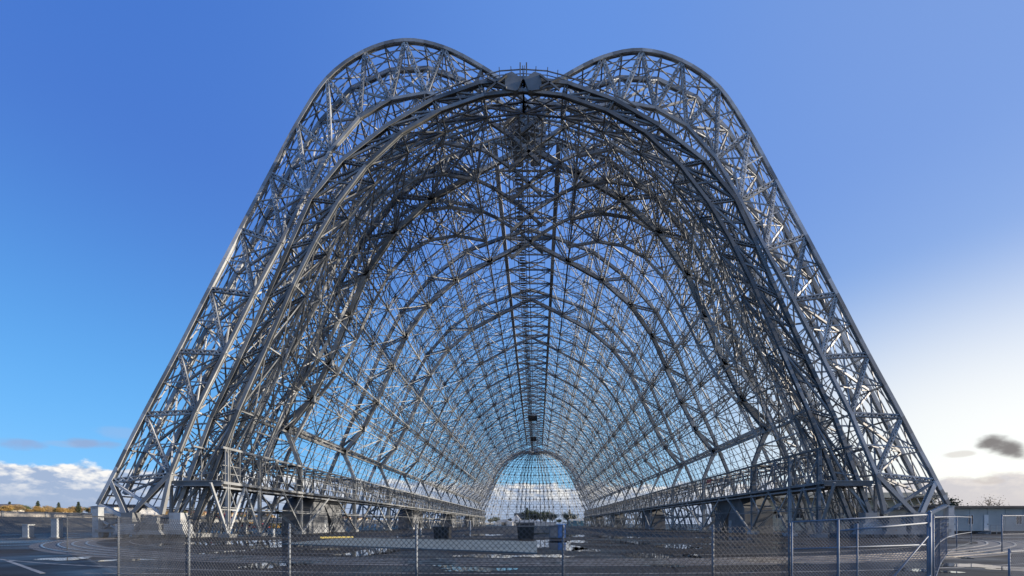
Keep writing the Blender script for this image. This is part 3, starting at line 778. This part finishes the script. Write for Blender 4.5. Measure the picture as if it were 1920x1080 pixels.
# long low grey building on the right
D=76; x0=at(1752,D); T=thing('site_office',(x0,D,0),'long low grey modular building with flat dark roof at the right edge','building')
L=46; h=4.5
m=MB(); m.box(x0,x0+L,D,D+10,.5,h); m.build('wall',GREYB,T)
m=MB(); m.box(x0-.5,x0+L+.5,D-.7,D+10.6,h,h+.32); m.build('roof',ROOFM,T)
m=MB(); m.box(x0+.2,x0+L-.2,D+.2,D+9.8,0,.5); m.build('base',DARK,T)
m=MB()
for i in range(1,15): xx=x0+L*i/15; m.box(xx-.04,xx+.04,D-.05,D-.002,.5,h)
m.build('batten',GREYB,T)
window(T,at(1815,D),at(1824,D),D,1.7,3.2)
window(T,at(1905,D),at(1915,D),D,1.7,3.2)
for px in (1786,1848):
    m=MB(); xa=at(px-3.5,D); xb=at(px+4.5,D); m.box(xa,xb,D-.09,D-.052,.6,3.3); dr=m.build('door',WHITE,T); q=MB(); q.box(xb-.2,xb-.1,D-.16,D-.092,1.6,1.75); q.build('handle',DARK,dr)
m=MB(); xa=at(1838,D); xb=at(1860,D); m.box(xa,xb,D-1.8,D-.2,.35,.5)
for xx in (xa,(xa+xb)/2,xb): m.bar((xx,D-1.75,0),(xx,D-1.75,1.5),.07)
m.bar((xa,D-1.75,1.5),(xb,D-1.75,1.5),.07); m.bar((xa,D-1.75,1.0),(xb,D-1.75,1.0),.05)
for i in range(3): m.box(xa-.35*(i+1),xa-.35*i,D-1.7,D-.3,.02,.36-.11*i)
m.build('porch',STEEL,T)
# beige building with overhanging roof behind the right leaf
D=112; T=thing('beige_building',(at(1590,D),D,0),'tall beige building with a flat overhanging roof seen through the right door leaf','building')
xa,xb=at(1410,D),at(1738,D); m=MB(); m.box(xa,xb,D,D+26,0,8.2); m.build('wall',BEIGE,T)
m=MB(); m.box(xa-1,xb+2.5,D-3,D+27,8.2,9.5); m.build('roof',BEIGE,T)
for i in range(9):
    xx=xa+2+(xb-xa-4)*i/8; window(T,xx-1.1,xx+1.1,D,3.2,6.0)
m=MB()
for xx in (xa+.5,xb+1.8): m.bar((xx,D-2.6,0),(xx,D-2.6,8.2),.4)
m.build('pillar',BEIGE,T)
# white shed on the left with a blue panel
D=120; xa,xb=at(170,D),at(214,D); T=thing('white_shed',((xa+xb)/2,D,0),'white shed with a blue door and dark low roof behind the left door leaf','shed')
T.location.z=bank_z(xa)-1.2
gable(T,xa,xb,D,D+14,4.2,.9,WHITE,ROOFM,'x')
m=MB(); z=T.location.z; m.box(at(180,D),at(190,D),D-.06,D-.004,z+.2,z+3.2); m.build('door',BLUEP,T)

# houses and vehicles along the far left side
hw=[(.50,.42,.30),(.58,.52,.42),(.45,.36,.25),(.62,.60,.56)]
HM=[mat('house_wall',c,tuple(v*.85 for v in c),.8,.3) for c in hw]
RM=[mat('house_roof',c,tuple(v*.8 for v in c),.85,.3) for c in ((.22,.10,.06),(.14,.12,.11),(.28,.17,.10))]
def house(x,y,w,d,h,rh,wm,rm,label,group):
    T=thing('house',(x,y,bank_z(x)-.1),label,'house',group); gable(T,x-w/2,x+w/2,y-d/2,y+d/2,h,rh,wm,rm,'x' if w>d else 'y'); z=T.location.z
    for q in (-.3,.3): window(T,x+q*w-.6,x+q*w+.6,y-d/2,z+1.1,z+2.5)
    f=MB(); f.box(x-.5,x+.5,y-d/2-.05,y-d/2-.004,z+.05,z+2.2); f.build('door',BARK,T)
rnd=random.Random(5)
for i in range(22):
    y=235+i*26+rnd.uniform(-5,5); x=-306+rnd.uniform(-12,6)
    house(x,y,rnd.uniform(11,19),rnd.uniform(9,12),rnd.uniform(3.2,4.8),rnd.uniform(1.6,2.6),HM[i%4],RM[i%3],
          ['tan house with a red-brown roof in the far left row','cream house with a dark roof in the far left row','ochre house with an orange-brown roof in the far left row','pale house with a red-brown roof in the far left row'][i%4] if False else
          'small gabled house in the distant row beyond the left embankment','houses in the distant left row')
def car(T, x,y,z,c,l=4.4,w=1.8,van=False):
    b=MB(); h=1.9 if van else 1.42
    side=[(-l/2,.35),(l/2,.35),(l/2,.85),(l*.32,.95),(l*.2,h),(-l*.34,h),(-l*.47,.95),(-l/2,.85)] if not van else [(-l/2,.35),(l/2,.35),(l/2,1.0),(l*.42,1.1),(l*.34,h),(-l/2,h)]
    b.prism([(x+q,y-w/2,z+r) for q,r in side],(0,w,0)); b.build('body',c,T)
    g_=MB(); g_.box(x-l*.3,x+l*.16,y-w/2-.02,y-w/2-.003,z+.98,z+h-.12); g_.build('window',GLASS,T)
    for q in (-.31,.31):
        for yy in (y-w/2-.02,y+w/2-.2):
            k=MB(); k.tube((x+q*l,yy,z+.34),(x+q*l,yy+.22,z+.34),.34,12); k.build('wheel',DARK,T)
CARM=[REDP,YELL,WHITE,mat('grey_car',(.25,.26,.28),(.2,.2,.22),.3,1)]
TRUCKY=mat('amber_paint',(.60,.34,.04),(.48,.26,.03),.4,1)
for i,(px,D,c,l,v,lab) in enumerate(((478,150,REDP,9,True,'long red van parked beyond the left annex'),(455,150,TRUCKY,7,True,'amber truck parked left of the red van'),
        (505,152,TRUCKY,6,True,'amber van parked right of the red van'),(440,155,WHITE,5,False,'white car parked beside the amber truck'),(700,210,WHITE,5,False,'white car parked past the left annex near mid-length'),
        (412,150,REDP,6,True,'short red van left of the white car'),(540,160,TRUCKY,7,True,'amber truck seen between the third and fourth annex columns'))):
    x=at(px,D); z=bank_z(x); T=thing('parked_vehicle',(x,D,z),lab,'vehicle'); car(T,x,D,z,c,l,2.2 if v else 1.8,v)
# pale concrete barrier on the bank top
T=thing('barrier_wall',(-108,120,bank_z(-108)),'long pale concrete wall along the top of the left embankment','wall')
m=MB(); m.box(-108.3,-107.9,30,900,2.9,4.35); m.build('wall',mat('barrier_concrete',(.42,.40,.36),(.33,.31,.28),.8,.4),T)
m=MB(); 
for i in range(100): m.box(-107.9,-107.7,34+i*8,34.4+i*8,2.9,4.45)
m.build('pilaster',CONC,T)

# far white tents and low buildings beyond the far door
def tent(px,D,w,h,label):
    x=at(px,D); T=thing('white_tent',(x,D,0),label,'tent'); m=MB(); m.prism([(x-w/2,D,0),(x+w/2,D,0),(x+w/2,D,h*.55),(x,D,h),(x-w/2,D,h*.55)],(0,12,0)); m.build('canopy',WHITE,T)
    m=MB(); m.box(x-w*.15,x+w*.15,D-.05,D-.004,.02,h*.5); m.build('opening',DARK,T)
tent(985,430,60,5.5,'long white tent with low ridge beyond the far door'); tent(968,440,9,11,'peaked white tent left of the long one beyond the far door'); tent(945,425,16,6,'small white tent beyond the left part of the far door')
D=440; xa,xb=at(1068,D),at(1095,D); T=thing('teal_building',((xa+xb)/2,D,0),'low teal building beyond the right part of the far door','building'); gable(T,xa,xb,D,D+12,5,1.5,mat('teal_wall',(.10,.26,.30),(.08,.2,.24),.6,.3),GREYB,'x')
D=620; xa,xb=at(964,D),at(984,D); T=thing('office_block',((xa+xb)/2,D,0),'distant blue-grey block behind trees beyond the far door','building')
m=MB(); m.box(xa,xb,D,D+15,0,16); m.build('wall',SHEDM,T); m=MB(); m.box(xa-.4,xb+.4,D-.4,D+15.4,16,16.6); m.build('roof',ROOFM,T)
for zz in (4,8,12): window(T,xa+1.5,xb-1.5,D,zz,zz+2)

# ------------------------------------------------------------------ trees
def tree(name, h, kind, leaf, seed, label, cat='tree', group=None):
    rnd=random.Random(seed); T=thing(name,(0,0,0),label,cat,group); m=MB(); c=MB()
    def leafq(p, s):
        a=V((rnd.gauss(0,1),rnd.gauss(0,1),rnd.gauss(0,1))).normalized(); b=a.orthogonal().normalized(); b=b*math.cos(1)+a.cross(b)*math.sin(1); d=a.cross(b)
        c.quad(p+b*s, p+d*s*.8, p-b*s, p-d*s*.8)
    if kind=='conifer':
        m.tube((0,0,0),(0,0,h*.95),h*.02,7,h*.004)
        n=int(16)
        for i in range(n):
            z=h*(.12+.84*i/n); r=h*.24*(1-i/n)**.8*rnd.uniform(.8,1.15)
            for k in range(9):
                t=rnd.uniform(0,6.28); e=V((r*math.cos(t),r*math.sin(t),z-r*.25)); m.bar((0,0,z),e,h*.006)
                for q in range(10):
                    u=rnd.uniform(.2,1.05); leafq(V((0,0,z)).lerp(e,u)+V((rnd.gauss(0,1),rnd.gauss(0,1),rnd.gauss(0,.6)))*h*.018, h*rnd.uniform(.014,.03))
    else:
        m.tube((0,0,0),(rnd.uniform(-.02,.02)*h,0,h*.42),h*.03,8,h*.018)
        tips=[]
        for k in range(9):
            t=k*2.4+rnd.uniform(-.4,.4); e=V((h*rnd.uniform(.16,.36)*math.cos(t),h*rnd.uniform(.16,.36)*math.sin(t),h*rnd.uniform(.55,.93))); b=V((0,0,h*rnd.uniform(.25,.42)))
            m.tube(b,e,h*.013,6,h*.004); tips.append(e)
            for q in range(4):
                f=b.lerp(e,rnd.uniform(.5,.95)); g_=f+V((rnd.gauss(0,1),rnd.gauss(0,1),abs(rnd.gauss(0,.8))))*h*.1; m.bar(f,g_,h*.006); tips.append(g_)
        per = 55 if kind=='broad' else 7
        for e in tips:
            rr=h*rnd.uniform(.06,.11)
            for q in range(per):
                leafq(e+V((rnd.gauss(0,1),rnd.gauss(0,1),rnd.gauss(0,.75)))*rr, h*rnd.uniform(.015,.034)*(1 if kind=='broad' else .5))
    m.build('trunk',BARK,T); c.build('crown',leaf,T); return T
def place(proto, spots, s0=1):
    first=True
    for (x,y,z,s,rz) in spots:
        if first: proto.location=(x,y,z); proto.rotation_euler=(0,0,rz); proto.scale=(s,s,s); first=False
        else: dup(proto,(x,y,z),rz,s)
rnd=random.Random(11)
# four dark conifers on the left skyline
con=tree('conifer_tree',9.5,'conifer',LEAFD,3,'small dark conifer standing above the distant yellow trees on the left','tree','dark conifers on the left skyline')
place(con,[(at(px,268),268,bank_z(at(px,268)),s,i) for i,(px,s) in enumerate(((18,.9),(71,1.0),(110,.92),(147,1.0)))])
# rows of autumn trees on the left
for t_i,(lf,sd,lab) in enumerate(((LEAFY,21,'small yellow autumn tree in the distant left row'),(LEAFO,22,'small ochre tree in the distant left row'),(LEAFG,23,'small green tree in the distant left row'))):
    tr=tree('autumn_tree' if t_i<2 else 'broadleaf_tree',6.0,'broad',lf,sd,lab,'tree',['yellow trees in the distant left row','ochre trees in the distant left row','green trees in the distant left row'][t_i])
    sp=[]
    for i in range(34 if t_i<2 else 14):
        u=i/(33 if t_i<2 else 13); y=218+190*u+330*u**4+rnd.uniform(-4,4); x=-285+rnd.uniform(-6,10); sp.append((x,y,bank_z(x),rnd.uniform(.65,1.05),rnd.uniform(0,6)))
    place(tr,sp)
# trees beyond the far door
big=tree('broadleaf_tree',17,'broad',LEAFD,31,'large dark tree in the clump behind the middle of the far door','tree','dark trees beyond the far door')
place(big,[(at(px,D),D,0,s,r) for px,D,s,r in ((990,470,.95,0),(1002,480,.85,1),(1013,470,.9,2),(1024,485,.95,3),(1036,475,.8,4),(1064,480,.85,5),(1074,490,.75,1.5),(997,500,1.05,2.2))])
pine=tree('pine_tree',19,'conifer',LEAFD,33,'tall dark pine rising over the clump beyond the far door','tree','pines beyond the far door')
place(pine,[(at(px,D),D,0,s,r) for px,D,s,r in ((988,460,1.05,0),(1068,470,.95,1),(1020,470,.8,2))])
low=tree('small_tree',9,'broad',LEAFG,35,'low green tree in the line beyond the far door','tree','low trees beyond the far door')
place(low,[(at(px,D),D,0,s,r) for px,D,s,r in ((920,460,.9,0),(930,470,1.1,1),(946,480,.8,2),(957,470,.9,3),(1048,470,.8,4),(1086,480,.9,5),(1097,470,1.0,6),(975,500,.9,1),(905,480,1.1,2),(890,470,1.0,3),(1110,490,1.1,4))])
# trees on the right skyline
D=118
br=tree('bare_tree',8.5,'sparse',LEAFO,41,'sparse brown tree behind the roof of the long grey building','tree'); br.location=(at(1849,D),D,0); br.scale=(1.12,1.12,1.12)
b2=tree('small_tree',7.6,'sparse',LEAFO,43,'small sparse tree low behind the grey roof, left of the larger one','tree'); b2.location=(at(1820,D),D,0)
b3=tree('broadleaf_tree',8.2,'broad',LEAFD,44,'round dark bush-like tree between the right door leaf and the grey building','tree'); b3.location=(at(1762,108),108,0)

# ------------------------------------------------------------------ sky and sun
SUN_EL, SUN_AZ = R(17), R(93)          # azimuth measured from +Y (view axis) towards +X
sdir = V((math.sin(SUN_AZ)*math.cos(SUN_EL), math.cos(SUN_AZ)*math.cos(SUN_EL), math.sin(SUN_EL)))
w = bpy.data.worlds.new('World'); sc.world = w; w.use_nodes = True; nt = w.node_tree; nt.nodes.clear()
N = nt.nodes.new; L_ = nt.links.new
def sock(x, inp):
    if isinstance(x, (int,float)): inp.default_value = x
    else: L_(x, inp)
def M(op, a, b=None, c=None, clamp=False):
    n = N('ShaderNodeMath'); n.operation = op; n.use_clamp = clamp; sock(a, n.inputs[0])
    if b is not None: sock(b, n.inputs[1])
    if c is not None: sock(c, n.inputs[2])
    return n.outputs[0]
def smooth(x, a, b):
    n = N('ShaderNodeMapRange'); n.interpolation_type = 'SMOOTHSTEP'; L_(x, n.inputs[0])
    n.inputs[1].default_value = a; n.inputs[2].default_value = b; return n.outputs[0]
def mixc(f, a, b, mode='MIX'):
    n = N('ShaderNodeMix'); n.data_type = 'RGBA'; n.blend_type = mode; n.clamp_factor = True; sock(f, n.inputs[0])
    for x, i in ((a,6),(b,7)):
        if isinstance(x, tuple): n.inputs[i].default_value = (*x,1)
        else: L_(x, n.inputs[i])
    return n.outputs[2]
tc = N('ShaderNodeTexCoord'); sep = N('ShaderNodeSeparateXYZ'); L_(tc.outputs['Generated'], sep.inputs[0])
dx, dy, dz = sep.outputs
sky = N('ShaderNodeTexSky'); sky.sky_type = 'NISHITA'; sky.sun_disc = False; sky.sun_elevation = SUN_EL; sky.sun_rotation = SUN_AZ
sky.air_density = 1.0; sky.dust_density = .6; sky.ozone_density = 2.0
az = M('ARCTAN2', dx, dy); el = M('ARCSINE', dz)
def noise(vec, s, det, rough=.5):
    n = N('ShaderNodeTexNoise'); n.inputs['Scale'].default_value = s; n.inputs['Detail'].default_value = det; n.inputs['Roughness'].default_value = rough; L_(vec, n.inputs['Vector']); return n.outputs['Fac']
comb = N('ShaderNodeCombineXYZ'); L_(az, comb.inputs[0]); L_(M('MULTIPLY', el, 1.7), comb.inputs[1]); P2 = comb.outputs[0]
dsun = M('ADD', M('ADD', M('MULTIPLY', dx, sdir.x), M('MULTIPLY', dy, sdir.y)), M('MULTIPLY', dz, sdir.z))
skyc = sky.outputs[0]
hlen = M('MAXIMUM', M('SQRT', M('ADD', M('MULTIPLY', dx, dx), M('MULTIPLY', dy, dy))), .001)
side = M('DIVIDE', dx, hlen)                                   # -1 far left .. +1 far right
def lin(r, g, b, k=5.6): return tuple(k*((c/255+.055)/1.055)**2.4 for c in (r,g,b))
e1 = smooth(el, .05, .62)
cl = mixc(e1, lin(70,168,240), lin(58,112,206)); cm_ = mixc(e1, lin(120,190,238), lin(98,146,228)); cr = mixc(e1, lin(178,200,228), lin(120,155,222))
g1 = smooth(side, -.8, .15); g2 = smooth(side, .05, .85)
grad = mixc(g2, mixc(g1, cl, cm_), cr)
glow = M('MULTIPLY', smooth(side, .22, .74), smooth(el, .46, .15))
grad = mixc(glow, grad, lin(251,247,240))
skyc = mixc(.8, skyc, grad)
# cumulus bank low over the horizon
def shifted(v, x, y, z):
    n = N('ShaderNodeVectorMath'); n.operation = 'ADD'; L_(v, n.inputs[0]); n.inputs[1].default_value = (x,y,z); return n.outputs[0]
c3 = N('ShaderNodeCombineXYZ'); L_(M('DIVIDE',dx,hlen), c3.inputs[0]); L_(M('DIVIDE',dy,hlen), c3.inputs[1]); L_(M('MULTIPLY', el, 1.9), c3.inputs[2]); P3 = shifted(c3.outputs[0], 3.1, .7, .2)
n1 = noise(P3, 19, 9, .54); n1b = noise(shifted(P3, .007, -.002, .010), 19, 9, .54); n2 = noise(P3, 2.3, 2); n3 = noise(P2, 22, 5); n4 = noise(shifted(P3,0,0,.7), 5, 4)
top = M('ADD', M('SUBTRACT', .095, M('MULTIPLY', smooth(side, .1, .7), .018)), M('MULTIPLY', M('SUBTRACT', n2, .5), .02))
dens = M('ADD', M('SUBTRACT', top, el), M('MULTIPLY', M('SUBTRACT', n1, .5), .062))
cm = smooth(dens, .0, .010)
rel = M('MULTIPLY', M('SUBTRACT', n1, n1b), 8.0)
lit = M('ADD', M('ADD', rel, .40), M('MULTIPLY', M('SUBTRACT', n4, .5), 1.2), clamp=True)
lit = M('MULTIPLY', lit, smooth(el, .022, .088))
CLOUD_D, CLOUD_L = lin(160,176,204), lin(250,246,240)
cc = mixc(lit, CLOUD_D, CLOUD_L); cc = mixc(M('MULTIPLY', glow, .7), cc, lin(204,192,190))
skyc = mixc(M('MULTIPLY', cm, M('SUBTRACT', .95, M('MULTIPLY', glow, .15))), skyc, cc)
# small separate clouds
def blob(px, py, rx, ry, col, amt):
    global skyc
    X, Z = (px-VX)/F, (VY-py)/F; a0 = math.atan2(X,1); e0 = math.atan2(Z, math.hypot(X,1))
    u = M('DIVIDE', M('SUBTRACT', az, a0), rx); v = M('DIVIDE', M('SUBTRACT', el, e0), ry)
    v = M('ADD', v, M('MULTIPLY', u, .55)) if px > 1860 else v
    r2 = M('ADD', M('MULTIPLY', u, u), M('MULTIPLY', v, v))
    k = smooth(M('ADD', M('SUBTRACT', 1, r2), M('MULTIPLY', M('SUBTRACT', n3, .5), 2.6)), .0, 1.0)
    skyc = mixc(M('MULTIPLY', k, amt), skyc, col)
blob(1880,838,.032,.020,lin(122,118,118),.95); blob(1800,852,.022,.006,lin(208,202,196),.6); blob(1855,901,.022,.007,lin(205,196,190),.6)
blob(42,834,.03,.010,lin(150,160,196),.6); blob(175,832,.035,.010,lin(152,160,192),.65); blob(225,812,.04,.012,lin(150,180,222),.45); blob(110,832,.02,.006,lin(150,180,220),.45)
bg = N('ShaderNodeBackground'); L_(skyc, bg.inputs[0]); bg.inputs[1].default_value = .12
out = N('ShaderNodeOutputWorld'); L_(bg.outputs[0], out.inputs[0])
ld = bpy.data.lights.new('sun', 'SUN'); ld.energy = 4.7; ld.angle = R(.5); ld.color = (1,.86,.69)
lo = bpy.data.objects.new('sun', ld); COL.objects.link(lo); lo.rotation_euler = (-sdir).to_track_quat('-Z','Y').to_euler()

# ------------------------------------------------------------------ camera
cd = bpy.data.cameras.new('camera'); cam = bpy.data.objects.new('camera', cd); COL.objects.link(cam); sc.camera = cam
cam.location = CAM; cam.rotation_euler = (R(90),0,0); cd.sensor_width = 36; cd.lens = F/1920*36
cd.shift_x = -(VX-960)/1920; cd.shift_y = (VY-540)/1920; cd.clip_start = .1; cd.clip_end = 20000
sc.view_settings.view_transform = 'Standard'; sc.view_settings.look = 'None'; sc.view_settings.exposure = .7; sc.view_settings.gamma = 1
sc.render.engine = 'CYCLES'
